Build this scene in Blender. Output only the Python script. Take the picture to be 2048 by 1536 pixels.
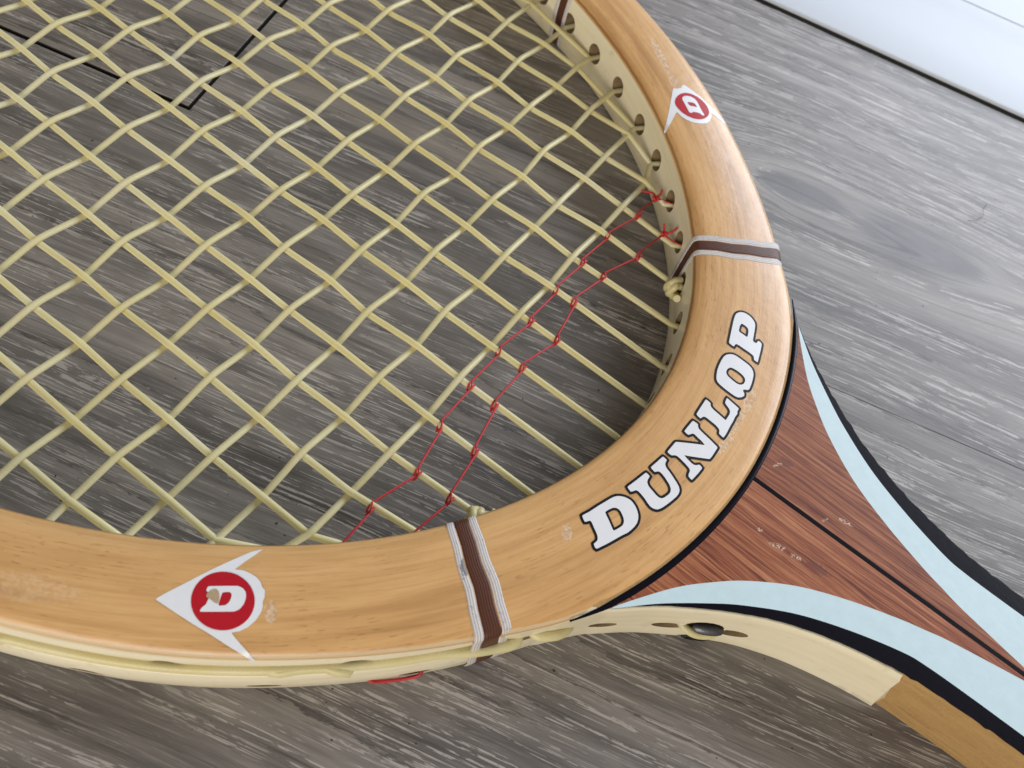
import bpy, bmesh, math, random
import numpy as np
from mathutils import Vector, Matrix

# ---------------------------------------------------------------- camera, light
scene = bpy.context.scene
for o in list(bpy.data.objects):
    bpy.data.objects.remove(o)
MM = 0.001
LIFT = 10.03           # height of the string plane above the floor, mm

cam_d = bpy.data.cameras.new("camera")
cam_d.sensor_width = 36.0
cam_d.lens = 36.0 * 1589.5 / 2048.0
cam_d.clip_start = 0.005
cam_d.clip_end = 20.0
cam = bpy.data.objects.new("camera", cam_d)
scene.collection.objects.link(cam)
ax = Vector((0.7909319, 0.5860895, 0.1758572))
ay = -Vector((0.5904642, -0.6556120, -0.4706643))
az = -Vector((-0.1605574, 0.4761008, -0.8646094))
cm = Matrix((ax, ay, az)).transposed().to_4x4()
cm.translation = Vector((179.812, -89.567, 143.896 + LIFT)) * MM
cam.matrix_world = cm
cam_d.dof.use_dof = True
cam_d.dof.focus_distance = 0.160
cam_d.dof.aperture_fstop = 26.0
scene.camera = cam

world = bpy.data.worlds.new("World")
scene.world = world
world.use_nodes = True
wb = world.node_tree.nodes["Background"]
wb.inputs[0].default_value = (0.95, 0.93, 0.89, 1)
wb.inputs[1].default_value = 0.18

def area(name, loc, target, sx, sy, power, col):
    d = bpy.data.lights.new(name, 'AREA')
    d.shape = 'RECTANGLE'
    d.size, d.size_y = sx, sy
    d.energy = power
    d.color = col
    o = bpy.data.objects.new(name, d)
    scene.collection.objects.link(o)
    o.location = loc
    o.rotation_euler = (Vector(target) - Vector(loc)).to_track_quat('-Z', 'Y').to_euler()
    return o
area("window_light", (0.46, 0.84, 0.46), (0.2, 0.02, 0.0), 0.9, 0.5, 16.0, (0.82, 0.89, 1.0))
area("room_light", (0.42, -1.15, 0.50), (0.15, 0.0, 0.0), 1.1, 0.7, 16.0, (1.0, 0.94, 0.85))

scene.view_settings.view_transform = 'Standard'
scene.view_settings.look = 'None'
scene.view_settings.gamma = 1.0
scene.view_settings.exposure = -0.16
scene.view_settings.use_curve_mapping = False
scene.render.resolution_x, scene.render.resolution_y = 1024, 768

rng = random.Random(7)
# ---------------------------------------------------------------- plain helpers
def link(name, me, mat=None, parent=None):
    o = bpy.data.objects.new(name, me)
    scene.collection.objects.link(o)
    if mat: me.materials.append(mat)
    if parent: o.parent = parent
    return o

def mesh(name, verts, faces, uvs=None, smooth=True, lift=LIFT):
    me = bpy.data.meshes.new(name)
    me.from_pydata([(v[0]*MM, v[1]*MM, (v[2]+lift)*MM) for v in verts], [], faces)
    if uvs is not None:
        ul = me.uv_layers.new(name="UVMap")
        for l in me.loops:
            ul.data[l.index].uv = uvs[l.vertex_index]
    if smooth:
        me.polygons.foreach_set("use_smooth", [True]*len(me.polygons))
    me.update()
    return me

def sharp(me, deg=35):
    me.set_sharp_from_angle(angle=math.radians(deg))
    return me

def tag(o, label, cat=None, group=None, kind=None):
    o["label"] = label
    if cat: o["category"] = cat
    if group: o["group"] = group
    if kind: o["kind"] = kind

def grid_faces(n, m, closed_n, closed_m):
    f = []
    for i in range(n if closed_n else n-1):
        for j in range(m if closed_m else m-1):
            a, b = i, (i+1) % n
            c, d = j, (j+1) % m
            f.append((a*m+c, b*m+c, b*m+d, a*m+d))
    return f

def tube(name, path, r, mat, parent, sides=10, flat=1.0, caps=True, uvscale=100.0):
    P = [Vector(p) for p in path]
    n = len(P)
    V, U = [], []
    prev = None
    L = 0
    for i, p in enumerate(P):
        t = (P[min(i+1, n-1)] - P[max(i-1, 0)]).normalized()
        if prev is None:
            up = Vector((0, 0, 1)) if abs(t.z) < .9 else Vector((1, 0, 0))
            b = t.cross(up).normalized()
        else:
            b = (prev - t*prev.dot(t)).normalized()
        prev = b
        nn = b.cross(t)
        if i: L += (P[i]-P[i-1]).length
        rr = r[i] if isinstance(r, (list, tuple)) else r
        for k in range(sides):
            a = 2*math.pi*k/sides
            V.append(p + b*math.cos(a)*rr + nn*math.sin(a)*rr*flat)
            U.append((L/uvscale, k/sides))
    F = grid_faces(n, sides, False, True)
    if caps:
        F.append(tuple(range(sides)))
        F.append(tuple(range((n-1)*sides, n*sides))[::-1])
    me = mesh(name, V, F, U)
    sharp(me, 60)
    return link(name, me, mat, parent)

def catmull(pts, step):
    P = [Vector(p) for p in pts]
    P = [P[0]*2-P[1]] + P + [P[-1]*2-P[-2]]
    out = []
    for i in range(1, len(P)-2):
        n = max(2, int((P[i+1]-P[i]).length/step))
        for k in range(n):
            t = k/n
            a, b, c, d = P[i-1], P[i], P[i+1], P[i+2]
            out.append(0.5*((2*b)+(c-a)*t+(2*a-5*b+4*c-d)*t*t+(3*b-a-3*c+d)*t**3))
    out.append(P[-2])
    return out

def smoothstep(a, b, x):
    t = min(1, max(0, (x-a)/(b-a)))
    return t*t*(3-2*t)

# ---------------------------------------------------------------- head outline
XC, AA, BB, NN = 31.7, 147.0, 105.5, 1.94
_t = np.linspace(-np.pi, np.pi, 7201)
_c, _s = np.cos(_t), np.sin(_t)
IN = np.c_[XC+AA*np.sign(_c)*np.abs(_c)**(2/NN), BB*np.sign(_s)*np.abs(_s)**(2/NN)]
_seg = np.r_[0, np.cumsum(np.linalg.norm(np.diff(IN, axis=0), axis=1))]
SS = _seg - np.interp(0, _t, _seg)
SMAX = SS[-1]
_T = np.gradient(IN, axis=0)
_T /= np.linalg.norm(_T, axis=1)[:, None]
NO = np.c_[_T[:, 1], -_T[:, 0]]
WS = [0, 25, 34, 40, 46, 50, 58, 66, 74, 91, 100, 110, 126, 500]
WV = [23.3, 23.2, 22.8, 21.6, 20.4, 20.0, 19.1, 18.5, 18.0, 17.5, 17.1, 16.6, 16.0, 16.0]
_k = np.linspace(0, 420, 841)
_w = np.interp(_k, WS, WV)
_w = np.convolve(np.pad(_w, 12, mode='edge'), np.ones(25)/25, mode='valid')
def W(s): return float(np.interp(abs(s), _k, _w))
def BU(s): return float(np.interp(abs(s), [0, 36, 47, 62, 100, 130], [.25, .3, 1.35, 2.1, 2.9, 2.9]))
def wall_off(s, z):
    return .05+BU(s)*float(np.interp(z, [-10, -9.4, -8, -5, 0, 3.2, 5.4, 7.6, 8.6], [-.2, .6, .92, 1.05, .86, .64, .44, .15, .05]))
def at(s, d, z=0.0):
    """point on the head: s mm along the inner edge, d mm outwards from it"""
    x = np.interp(s, SS, IN[:, 0]); y = np.interp(s, SS, IN[:, 1])
    nx = np.interp(s, SS, NO[:, 0]); ny = np.interp(s, SS, NO[:, 1])
    return Vector((x+nx*d, y+ny*d, z))
def sd(x, y):
    i = int(((IN[:, 0]-x)**2+(IN[:, 1]-y)**2).argmin())
    return float(SS[i]), float((x-IN[i, 0])*NO[i, 0]+(y-IN[i, 1])*NO[i, 1])
def ztop(x, y):
    s, d = sd(x, y)
    w = W(s)
    if abs(s) < 36 and d > w: return 9.25
    t = max(-1, min(1, 2*d/w-1))
    z = 9.9-0.7*t*t
    e = min(d, w-d)
    if e < 1.1: z -= 0.55*(1-max(e, 0)/1.1)**2
    return z

# ---------------------------------------------------------------- materials
def newmat(name):
    m = bpy.data.materials.new(name)
    m.use_nodes = True
    nt = m.node_tree
    return m, nt, nt.nodes["Principled BSDF"]

class NT:
    def __init__(s, nt): s.nt = nt
    def n(s, typ, **kw):
        x = s.nt.nodes.new(typ)
        for k, v in kw.items(): setattr(x, k, v)
        return x
    def set(s, sock, v):
        if isinstance(v, bpy.types.NodeSocket): s.nt.links.new(v, sock)
        elif v is not None:
            sock.default_value = v
    def math(s, op, a, b=None, c=None, clamp=False):
        x = s.n('ShaderNodeMath', operation=op, use_clamp=clamp)
        s.set(x.inputs[0], a)
        if b is not None: s.set(x.inputs[1], b)
        if c is not None: s.set(x.inputs[2], c)
        return x.outputs[0]
    def mapping(s, vec, scale=(1, 1, 1), loc=(0, 0, 0), rot=(0, 0, 0)):
        x = s.n('ShaderNodeMapping')
        s.set(x.inputs[0], vec)
        x.inputs['Scale'].default_value = scale
        x.inputs['Location'].default_value = loc
        x.inputs['Rotation'].default_value = rot
        return x.outputs[0]
    def noise(s, vec, scale=1.0, detail=3.0, rough=.5, dist=0.0, lac=2.0):
        x = s.n('ShaderNodeTexNoise')
        s.set(x.inputs['Vector'], vec)
        x.inputs['Scale'].default_value = scale
        x.inputs['Detail'].default_value = detail
        x.inputs['Roughness'].default_value = rough
        x.inputs['Distortion'].default_value = dist
        return x.outputs[0]
    def ramp(s, f, stops, interp='LINEAR'):
        x = s.n('ShaderNodeValToRGB')
        x.color_ramp.interpolation = interp
        el = x.color_ramp.elements
        while len(el) < len(stops): el.new(0.5)
        for e, (p, c) in zip(el, stops):
            e.position = p
            e.color = (*c, 1) if len(c) == 3 else c
        s.set(x.inputs[0], f)
        return x.outputs[0]
    def smooth(s, v, a, b, lo=0.0, hi=1.0):
        x = s.n('ShaderNodeMapRange', interpolation_type='SMOOTHSTEP')
        s.set(x.inputs[0], v)
        for i, k in enumerate((a, b, lo, hi)): x.inputs[i+1].default_value = k
        return x.outputs[0]
    def mix(s, f, a, b, mode='MIX'):
        x = s.n('ShaderNodeMix', data_type='RGBA', blend_type=mode)
        s.set(x.inputs[0], f)
        for sock, v in ((x.inputs[6], a), (x.inputs[7], b)):
            if isinstance(v, tuple) and len(v) == 3: v = (*v, 1)
            s.set(sock, v)
        return x.outputs[2]
    def bump(s, h, strength, dist, normal=None):
        x = s.n('ShaderNodeBump')
        x.inputs['Strength'].default_value = strength
        x.inputs['Distance'].default_value = dist
        s.set(x.inputs['Height'], h)
        if normal is not None: s.set(x.inputs['Normal'], normal)
        return x.outputs[0]
    def uv(s): return s.n('ShaderNodeUVMap').outputs[0]
    def pos(s): return s.n('ShaderNodeNewGeometry').outputs['Position']
    def spot(s, posmm, x, y, rx, ry, ang, rough=0.7):
        """soft irregular blot with a shape of its own, centred at x,y (mm)"""
        c, sn = math.cos(ang), math.sin(ang)
        v = s.mapping(posmm, scale=(1, 1, 0), loc=(-x, -y, 0))
        v2 = s.n('ShaderNodeVectorRotate', rotation_type='Z_AXIS')
        s.set(v2.inputs['Vector'], v)
        v2.inputs['Angle'].default_value = -ang
        v3 = s.mapping(v2.outputs[0], scale=(1/rx, 1/ry, 0))
        L = s.n('ShaderNodeVectorMath', operation='LENGTH')
        s.set(L.inputs[0], v3)
        nz = s.noise(posmm, 1.3, 4, .7)
        d = s.math('ADD', L.outputs['Value'], s.math('MULTIPLY', s.math('SUBTRACT', nz, .5), 2.6*rough))
        return s.smooth(d, 1.05, .75)
    def posmm(s):
        p = s.mapping(s.pos(), scale=(1000, 1000, 1000))
        return p

def simple(name, col, rough=.5, coat=0.0, metal=0.0, var=.0, scale=300, bump=0.0, spec=.5):
    m, nt, b = newmat(name)
    t = NT(nt)
    b.inputs['Roughness'].default_value = rough
    b.inputs['Metallic'].default_value = metal
    b.inputs['Coat Weight'].default_value = coat
    b.inputs['Coat Roughness'].default_value = .15
    b.inputs['Specular IOR Level'].default_value = spec
    nz = t.noise(t.pos(), scale, 4, .6)
    c2 = tuple(max(0, c*(1-var)) for c in col)
    c3 = tuple(min(1, c*(1+var*.6)) for c in col)
    t.set(b.inputs['Base Color'], t.mix(nz, c2, c3))
    if bump:
        t.set(b.inputs['Normal'], t.bump(nz, bump, .0003))
    return m

def mat_beech():
    m, nt, b = newmat("varnished_beech")
    t = NT(nt)
    uv = t.uv()
    broad = t.noise(t.mapping(uv, (2.0, 9, 1)), 1, 3, .55, .4)
    fig = t.noise(t.mapping(uv, (2.4, 52, 1)), 1, 4, .6, .5)
    fine = t.noise(t.mapping(uv, (9, 210, 1)), 1, 3, .6)
    c = t.ramp(t.math('ADD', t.math('MULTIPLY', broad, .5), t.math('MULTIPLY', fig, .5)),
               [(.34, (.44, .226, .082)), (.46, (.61, .338, .130)), (.56, (.70, .405, .163)), (.70, (.745, .452, .196))])
    c = t.mix(t.smooth(fine, .42, .68, 0, .32), c, (.46, .24, .085))
    # short dark rays of the beech
    fl = t.noise(t.mapping(uv, (40, 300, 1), (3, 7, 0)), 1, 1, .4)
    fl2 = t.noise(t.mapping(uv, (5, 12, 1), (1, 4, 0)), 1, 2, .5)
    flm = t.math('MULTIPLY', t.smooth(fl, .63, .71), t.smooth(fl2, .40, .60))
    c = t.mix(t.math('MULTIPLY', flm, .48), c, (.25, .11, .035))
    # brown glue line along the inner edge, chipped pale varnish along the outer
    sep = t.n('ShaderNodeSeparateXYZ'); t.set(sep.inputs[0], uv)
    v = sep.outputs[1]
    edge_n = t.noise(t.mapping(uv, (22, 4, 1)), 1, 4, .7)
    vi = t.math('ADD', v, t.math('MULTIPLY', t.math('SUBTRACT', edge_n, .5), .006))
    inner = t.math('MULTIPLY', t.smooth(vi, .0035, .0075), t.smooth(vi, .0155, .0105))
    c = t.mix(t.math('MULTIPLY', inner, .75), c, (.20, .085, .03))
    at_o = t.n('ShaderNodeAttribute'); at_o.attribute_name = "edge"
    eo = t.math('ADD', at_o.outputs['Fac'], t.math('MULTIPLY', t.math('SUBTRACT', edge_n, .5), .7))
    outer = t.smooth(eo, .42, .15)
    c = t.mix(t.math('MULTIPLY', outer, .8), c, (.66, .52, .33))
    # scuffs through the varnish
    p = t.posmm()
    sc = None
    for (x, y, rx, ry, a) in ((194.2, 14.8, 3.0, 1.2, 1.75), (194.6, 8.5, 4.2, .8, 1.60), (195.0, 2.4, 3.0, .8, 1.45),
                              (180.5, -33.4, 1.7, .95, -.9), (126.2, 90.4, 7.5, 1.2, -.66), (133.6, 84.9, 2.2, 1.3, -.7),
                              (150.4, -75.6, 1.9, 1.0, -.7), (119.5, -95.5, 9, 2.4, .52)):
        k = t.spot(p, x, y, rx, ry, a)
        if x < 120: k = t.math('MULTIPLY', k, .35)
        sc = k if sc is None else t.math('MAXIMUM', sc, k)
    spk = t.noise(p, 1.1, 4, .65)
    sccol = t.mix(t.smooth(spk, .40, .62), (.50, .31, .17), (.78, .60, .42))
    c = t.mix(t.math('MULTIPLY', sc, .68), c, sccol)
    t.set(b.inputs['Base Color'], c)
    ru = t.noise(t.mapping(uv, (30, 30, 1)), 1, 4, .6)
    t.set(b.inputs['Roughness'], t.math('ADD', t.math('MULTIPLY', ru, .18), t.math('ADD', .28, t.math('MULTIPLY', sc, .25))))
    b.inputs['Coat Weight'].default_value = .06
    b.inputs['Coat Weight'].default_value = .14
    b.inputs['Coat Roughness'].default_value = .16
    h = t.math('ADD', t.math('MULTIPLY', fine, .25), t.math('MULTIPLY', t.noise(p, .35, 3, .55), .9))
    h = t.math('ADD', h, t.math('MULTIPLY', t.math('MULTIPLY', sc, spk), -1.5))
    t.set(b.inputs['Normal'], t.bump(h, .22, .0004))
    return m

def mat_ash():
    m, nt, b = newmat("pale_ash")
    t = NT(nt)
    uv = t.uv()
    g = t.noise(t.mapping(uv, (4, 60, 1)), 1, 4, .6, .3)
    g2 = t.noise(t.mapping(uv, (1.5, 8, 1)), 1, 3, .5)
    c = t.ramp(t.math('ADD', t.math('MULTIPLY', g, .5), t.math('MULTIPLY', g2, .5)),
               [(.3, (.69, .595, .40)), (.5, (.785, .70, .50)), (.7, (.84, .765, .58))])
    p = t.posmm()
    dirt = t.noise(p, .22, 5, .65)
    c = t.mix(t.smooth(dirt, .56, .78, 0, .35), c, (.40, .31, .17))
    t.set(b.inputs['Base Color'], c)
    b.inputs['Roughness'].default_value = .36
    b.inputs['Coat Weight'].default_value = .2
    b.inputs['Coat Roughness'].default_value = .2
    t.set(b.inputs['Normal'], t.bump(t.math('ADD', g, t.noise(p, .4, 3, .5)), .12, .0003))
    return m

def mat_bare():
    m, nt, b = newmat("bare_brown_wood")
    t = NT(nt)
    p = t.posmm()
    g = t.noise(t.mapping(p, (.12, .8, .9)), 1, 5, .65, .4)
    f = t.noise(p, 2.2, 4, .7)
    c = t.ramp(t.math('ADD', t.math('MULTIPLY', g, .6), t.math('MULTIPLY', f, .4)),
               [(.3, (.30, .165, .055)), (.5, (.40, .235, .083)), (.72, (.48, .30, .115))])
    t.set(b.inputs['Base Color'], c)
    b.inputs['Roughness'].default_value = .72
    t.set(b.inputs['Normal'], t.bump(f, .25, .0003))
    return m

def mat_mahogany(name, dark, off):
    m, nt, b = newmat(name)
    t = NT(nt)
    p = t.posmm()
    warp = t.noise(t.mapping(p, (.05, .14, 0), (off, 0, 0)), 1, 3, .5)
    sep = t.n('ShaderNodeSeparateXYZ'); t.set(sep.inputs[0], p)
    cx = t.n('ShaderNodeCombineXYZ')
    t.set(cx.inputs[0], t.math('MULTIPLY', sep.outputs[0], .02))
    t.set(cx.inputs[1], t.math('ADD', sep.outputs[1], t.math('MULTIPLY', warp, 1.6)))
    cx.inputs[2].default_value = off
    st = t.noise(cx.outputs[0], 1.7, 5, .70)
    st2 = t.noise(t.mapping(cx.outputs[0], (4, 4.0, 1)), 1.2, 3, .6)
    bl = t.noise(t.mapping(p, (.14, .3, 0), (off*3, 1, 0)), 1, 3, .6)
    f = t.math('ADD', t.math('MULTIPLY', st, .62), t.math('MULTIPLY', st2, .30))
    f = t.math('ADD', f, t.math('MULTIPLY', bl, .08))
    d = dark
    c = t.ramp(f, [(.38, (.072*d, .015*d, .007*d)), (.45, (.19*d, .048*d, .019*d)), (.52, (.30*d, .098*d, .040*d)), (.63, (.44*d, .185*d, .085*d))])
    # pores
    po = t.noise(t.mapping(p, (.55, 5.5, 0), (off, 3, 0)), 1, 2, .5)
    c = t.mix(t.smooth(po, .58, .72, 0, .35), c, (.10*d, .03*d, .015*d))
    ch = None
    for (x, y, rx, ry, a) in ((205.6, 6.0, 1.2, .5, 1.0), (218.5, 1.9, .9, .35, 1.0), (222.0, 4.3, 1.9, .55, .1),
                              (213.4, -9.2, 2.2, .6, .3), (209.0, -8.6, .9, .4, .6), (217.2, -8.8, 1.4, .6, .2)):
        k = t.spot(p, x, y, rx, ry, a, 1.0)
        ch = k if ch is None else t.math('MAXIMUM', ch, k)
    ch = t.math('MULTIPLY', ch, t.smooth(t.noise(p, 2.6, 3, .7), .47, .56))
    c = t.mix(t.math('MULTIPLY', ch, .85), c, (.66, .50, .36))
    dk = t.spot(p, 206.8, 7.6, 1.9, .9, .3, .8)
    dk = t.math('MAXIMUM', dk, t.spot(p, 221.5, -8.0, 2.6, 1.1, .2, .8))
    c = t.mix(t.math('MULTIPLY', dk, .5), c, (.12, .035, .03))
    t.set(b.inputs['Base Color'], c)
    t.set(b.inputs['Roughness'], t.math('ADD', .30, t.math('MULTIPLY', st2, .25)))
    b.inputs['Coat Weight'].default_value = .0
    b.inputs['Specular IOR Level'].default_value = .28
    b.inputs['Coat Roughness'].default_value = .18
    t.set(b.inputs['Normal'], t.bump(t.math('ADD', t.math('MULTIPLY', po, -.4), t.math('MULTIPLY', ch, -1.0)), .2, .0003))
    return m

def mat_string(name, pale, clear):
    m, nt, b = newmat(name)
    t = NT(nt)
    p = t.posmm()
    a = t.noise(p, .045, 3, .6)
    f = t.noise(p, 2.5, 4, .65)
    c = t.ramp(a, [(.35, (.82, .72, .33)), (.55, (.88, .80, .44)), (.70, (.90, .85, .60))])
    c = t.mix(t.math('ADD', pale, t.math('MULTIPLY', f, .30)), c, (.90, .87, .70))
    t.set(b.inputs['Base Color'], c)
    b.inputs['Roughness'].default_value = .30
    b.inputs['Specular IOR Level'].default_value = .55
    t.set(b.inputs['Normal'], t.bump(f, .25, .00012))
    tl = t.n('ShaderNodeBsdfTranslucent')
    t.set(tl.inputs[0], c)
    tr = t.n('ShaderNodeBsdfTransparent')
    tr.inputs[0].default_value = (.93, .88, .66, 1)
    m1 = t.n('ShaderNodeMixShader'); m1.inputs[0].default_value = .26
    nt.links.new(b.outputs[0], m1.inputs[1]); nt.links.new(tl.outputs[0], m1.inputs[2])
    m2 = t.n('ShaderNodeMixShader')
    t.set(m2.inputs[0], t.math('ADD', clear, t.math('MULTIPLY', f, .22)))
    nt.links.new(m1.outputs[0], m2.inputs[1]); nt.links.new(tr.outputs[0], m2.inputs[2])
    out = [n_ for n_ in nt.nodes if n_.type == 'OUTPUT_MATERIAL'][0]
    nt.links.new(m2.outputs[0], out.inputs[0])
    return m

def mat_thread(name, cols, dirt):
    m, nt, b = newmat(name)
    t = NT(nt)
    uv = t.uv()
    w = t.n('ShaderNodeTexWave', wave_type='BANDS', bands_direction='Y')
    t.set(w.inputs[0], t.mapping(uv, (1, 1, 1)))
    w.inputs['Scale'].default_value = 8.0
    w.inputs['Distortion'].default_value = .6
    w.inputs['Detail'].default_value = 1.0
    lin = w.outputs['Fac']
    p = t.posmm()
    n = t.noise(p, .8, 4, .7)
    c = t.mix(lin, cols[0], cols[1])
    c = t.mix(t.smooth(n, .55, .75, 0, dirt), c, tuple(x*.25 for x in cols[0]))
    if dirt > .4:
        k = t.math('MAXIMUM', t.spot(p, 176.2, 49.6, 1.5, .9, .6, .8), t.math('MULTIPLY', t.spot(p, 169.8, -49.8, 2.2, .7, -.9, .9), .8))
        c = t.mix(t.math('MULTIPLY', k, .85), c, (.045, .05, .07))
    t.set(b.inputs['Base Color'], c)
    b.inputs['Roughness'].default_value = .42
    b.inputs['Specular IOR Level'].default_value = .25
    t.set(b.inputs['Normal'], t.bump(t.math('ADD', lin, t.math('MULTIPLY', n, .5)), .22, .0002))
    return m

def mat_floor(name, off, warm, spots=(), flow=7.0, knots=()):
    m, nt, b = newmat(name)
    t = NT(nt)
    tc = t.n('ShaderNodeTexCoord').outputs['Object']
    p = t.mapping(tc, (1000, 1000, 1000), (off*37.0, off*11.0, 0))
    # slow wander of the grain
    w1 = t.noise(t.mapping(p, (.006, .018, 0)), 1, 2, .5)
    w2 = t.noise(t.mapping(p, (.022, .05, 0), (5, 2, 0)), 1, 2, .5)
    sep = t.n('ShaderNodeSeparateXYZ'); t.set(sep.inputs[0], p)
    y = t.math('ADD', sep.outputs[1], t.math('ADD', t.math('MULTIPLY', w1, flow), t.math('MULTIPLY', w2, 1.6)))
    so = t.n('ShaderNodeSeparateXYZ'); t.set(so.inputs[0], t.mapping(tc, (1000, 1000, 1000)))
    for (kx, ky, lx, amp) in knots:                 # grain parts round a knot
        dx = t.math('MULTIPLY', t.math('SUBTRACT', so.outputs[0], kx), 1/lx)
        dy = t.math('SUBTRACT', so.outputs[1], ky)
        ex = t.math('ADD', t.math('POWER', dx, 2.0), t.math('POWER', t.math('MULTIPLY', dy, 1/26.0), 2.0))
        bow = t.math('MULTIPLY', t.math('TANH', t.math('MULTIPLY', dy, .22)), t.math('EXPONENT', t.math('MULTIPLY', ex, -1.0)))
        y = t.math('SUBTRACT', y, t.math('MULTIPLY', bow, amp))
    cx = t.n('ShaderNodeCombineXYZ')
    t.set(cx.inputs[0], sep.outputs[0]); t.set(cx.inputs[1], y); cx.inputs[2].default_value = off
    g = cx.outputs[0]
    broad = t.noise(t.mapping(g, (.008, .075, 1)), 1, 3, .6)
    mid = t.noise(t.mapping(g, (.020, .30, 1)), 1, 3, .6)
    fine = t.noise(t.mapping(g, (.09, 2.0, 1)), 1, 4, .65)
    f = t.math('ADD', t.math('MULTIPLY', broad, .50), t.math('ADD', t.math('MULTIPLY', mid, .34), t.math('MULTIPLY', fine, .16)))
    k = warm
    c = t.ramp(f, [(.36, (.080*k[0], .074*k[1], .070*k[2])), (.46, (.142*k[0], .131*k[1], .123*k[2])),
                   (.53, (.205*k[0], .190*k[1], .178*k[2])), (.64, (.33*k[0], .305*k[1], .283*k[2]))])
    # growth rings: a ragged dark edge with a pale band behind it
    jag = t.noise(t.mapping(g, (.17, 1.3, 1), (6, 1, 0)), 1, 3, .7)
    lazy = t.noise(t.mapping(g, (.006, .03, 1), (4, 4, 0)), 1, 2, .5)
    ph = t.math('ADD', t.math('MULTIPLY', y, .085), t.math('ADD', t.math('MULTIPLY', jag, .42), t.math('MULTIPLY', lazy, 2.6)))
    saw = t.math('FRACT', ph)
    pick = t.noise(t.mapping(g, (.010, .06, 1), (8, 3, 0)), 1, 2, .5)
    pk = t.smooth(pick, .40, .56)
    lit = t.math('MULTIPLY', t.smooth(saw, .62, .95), pk)
    c = t.mix(t.math('MULTIPLY', lit, .34), c, (.36*k[0], .33*k[1], .305*k[2]))
    drk = t.math('MULTIPLY', t.smooth(saw, .13, .0), pk)
    c = t.mix(t.math('MULTIPLY', drk, .60), c, (.046, .040, .037))
    # limed pores: crisp pale dashes gathered along the rings
    line = t.noise(t.mapping(g, (.024, 2.1, 1), (9, 4, 0)), 1, 3, .6)
    brk = t.noise(t.mapping(g, (.125, 1.0, 1), (1, 6, 0)), 1, 4, .68)
    band = t.noise(t.mapping(g, (.014, .12, 1), (2, 8, 0)), 1, 3, .6)
    dm = t.math('MULTIPLY', t.math('MULTIPLY', t.smooth(line, .515, .555), t.smooth(brk, .475, .525)), t.smooth(band, .39, .51))
    c = t.mix(t.math('MULTIPLY', dm, .74), c, (.54*k[0], .51*k[1], .485*k[2]))
    line2 = t.noise(t.mapping(g, (.05, 2.6, 1), (3, 14, 0)), 1, 2, .6)
    c = t.mix(t.math('MULTIPLY', t.math('MULTIPLY', t.smooth(line2, .56, .62), t.smooth(brk, .40, .50)), .28), c, (.40, .37, .345))
    fray = t.n('ShaderNodeCombineXYZ')
    sp0 = t.n('ShaderNodeSeparateXYZ'); t.set(sp0.inputs[0], t.mapping(tc, (1000, 1000, 1000)))
    rag = t.noise(t.mapping(tc, (90, 1500, 0)), 1, 3, .65)
    t.set(fray.inputs[0], t.math('ADD', sp0.outputs[0], t.math('MULTIPLY', t.math('SUBTRACT', rag, .5), 22.0)))
    t.set(fray.inputs[1], t.math('ADD', sp0.outputs[1], t.math('MULTIPLY', w1, 1.0)))
    for (sx, sy, ra, rb_, amt, col) in spots:
        kk = t.spot(fray.outputs[0], sx, sy, ra, rb_, 0.0, .12)
        c = t.mix(t.math('MULTIPLY', kk, amt), c, col)
    # thin dark pores
    dl = t.noise(t.mapping(g, (.016, 1.2, 1), (1, 2, 0)), 1, 3, .6)
    c = t.mix(t.math('MULTIPLY', t.smooth(dl, .60, .66), .45), c, (.040, .034, .032))
    # specks of grit
    sp = t.noise(t.mapping(p, (1, 1, 0)), .8, 0, 0)
    c = t.mix(t.math('MULTIPLY', t.smooth(sp, .845, .87), .85), c, (.02, .02, .02))
    t.set(b.inputs['Base Color'], c)
    t.set(b.inputs['Roughness'], t.math('ADD', .44, t.math('MULTIPLY', fine, .2)))
    b.inputs['Specular IOR Level'].default_value = .5
    h = t.math('SUBTRACT', t.math('MULTIPLY', fine, .6), t.math('MULTIPLY', dm, .5))
    t.set(b.inputs['Normal'], t.bump(h, .20, .0003))
    return m

M = {}
M['beech'] = mat_beech()
M['ash'] = mat_ash()
M['bare'] = mat_bare()
M['mahog_a'] = mat_mahogany("mahogany_veneer", 1.14, 2.0)
M['mahog_b'] = mat_mahogany("mahogany_veneer_dark", .98, 9.0)
M['string'] = mat_string("yellowed_gut", 0.0, .08)
M['string_pale'] = mat_string("pale_gut", .16, .15)
M['white_thread'] = mat_thread("white_whipping", ((.44, .40, .38), (.72, .68, .66)), .55)
M['brown_thread'] = mat_thread("brown_whipping", ((.075, .027, .015), (.110, .042, .024)), .25)
M['red'] = simple("red_thread", (.50, .016, .022), .55, var=.35, scale=2500, bump=.3)
M['black'] = simple("black_gloss_paint", (.006, .005, .009), .26, .0, var=.5, scale=900, bump=.04, spec=.14)
M['blue'] = simple("pale_blue_paint", (.58, .72, .76), .40, .0, var=.10, scale=420, bump=.10)
M['white'] = simple("white_transfer", (.80, .80, .82), .36, .2, var=.07, scale=700)
M['ink'] = simple("black_transfer", (.006, .006, .008), .42, .0, var=.3, scale=900, spec=.2)
M['redink'] = simple("red_transfer", (.47, .012, .022), .42, .0, var=.14, scale=900, spec=.25)
M['chip'] = simple("bare_chip", (.47, .33, .20), .7, var=.3, scale=1500, bump=.2)
M['steel'] = simple("tarnished_steel", (.16, .16, .17), .42, metal=.8, var=.4, scale=1500, bump=.3)
M['sill'] = simple("white_plastic", (.52, .555, .61), .55, .0, var=.03, scale=250)
M['sub'] = simple("underlay", (.012, .012, .012), .9, var=.2)
M['hole'] = simple("shaded_hole_wood", (.20, .135, .065), .8, var=.4, scale=900, bump=.2)  # shade inside the drilled holes, put into a darker wood colour
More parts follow.
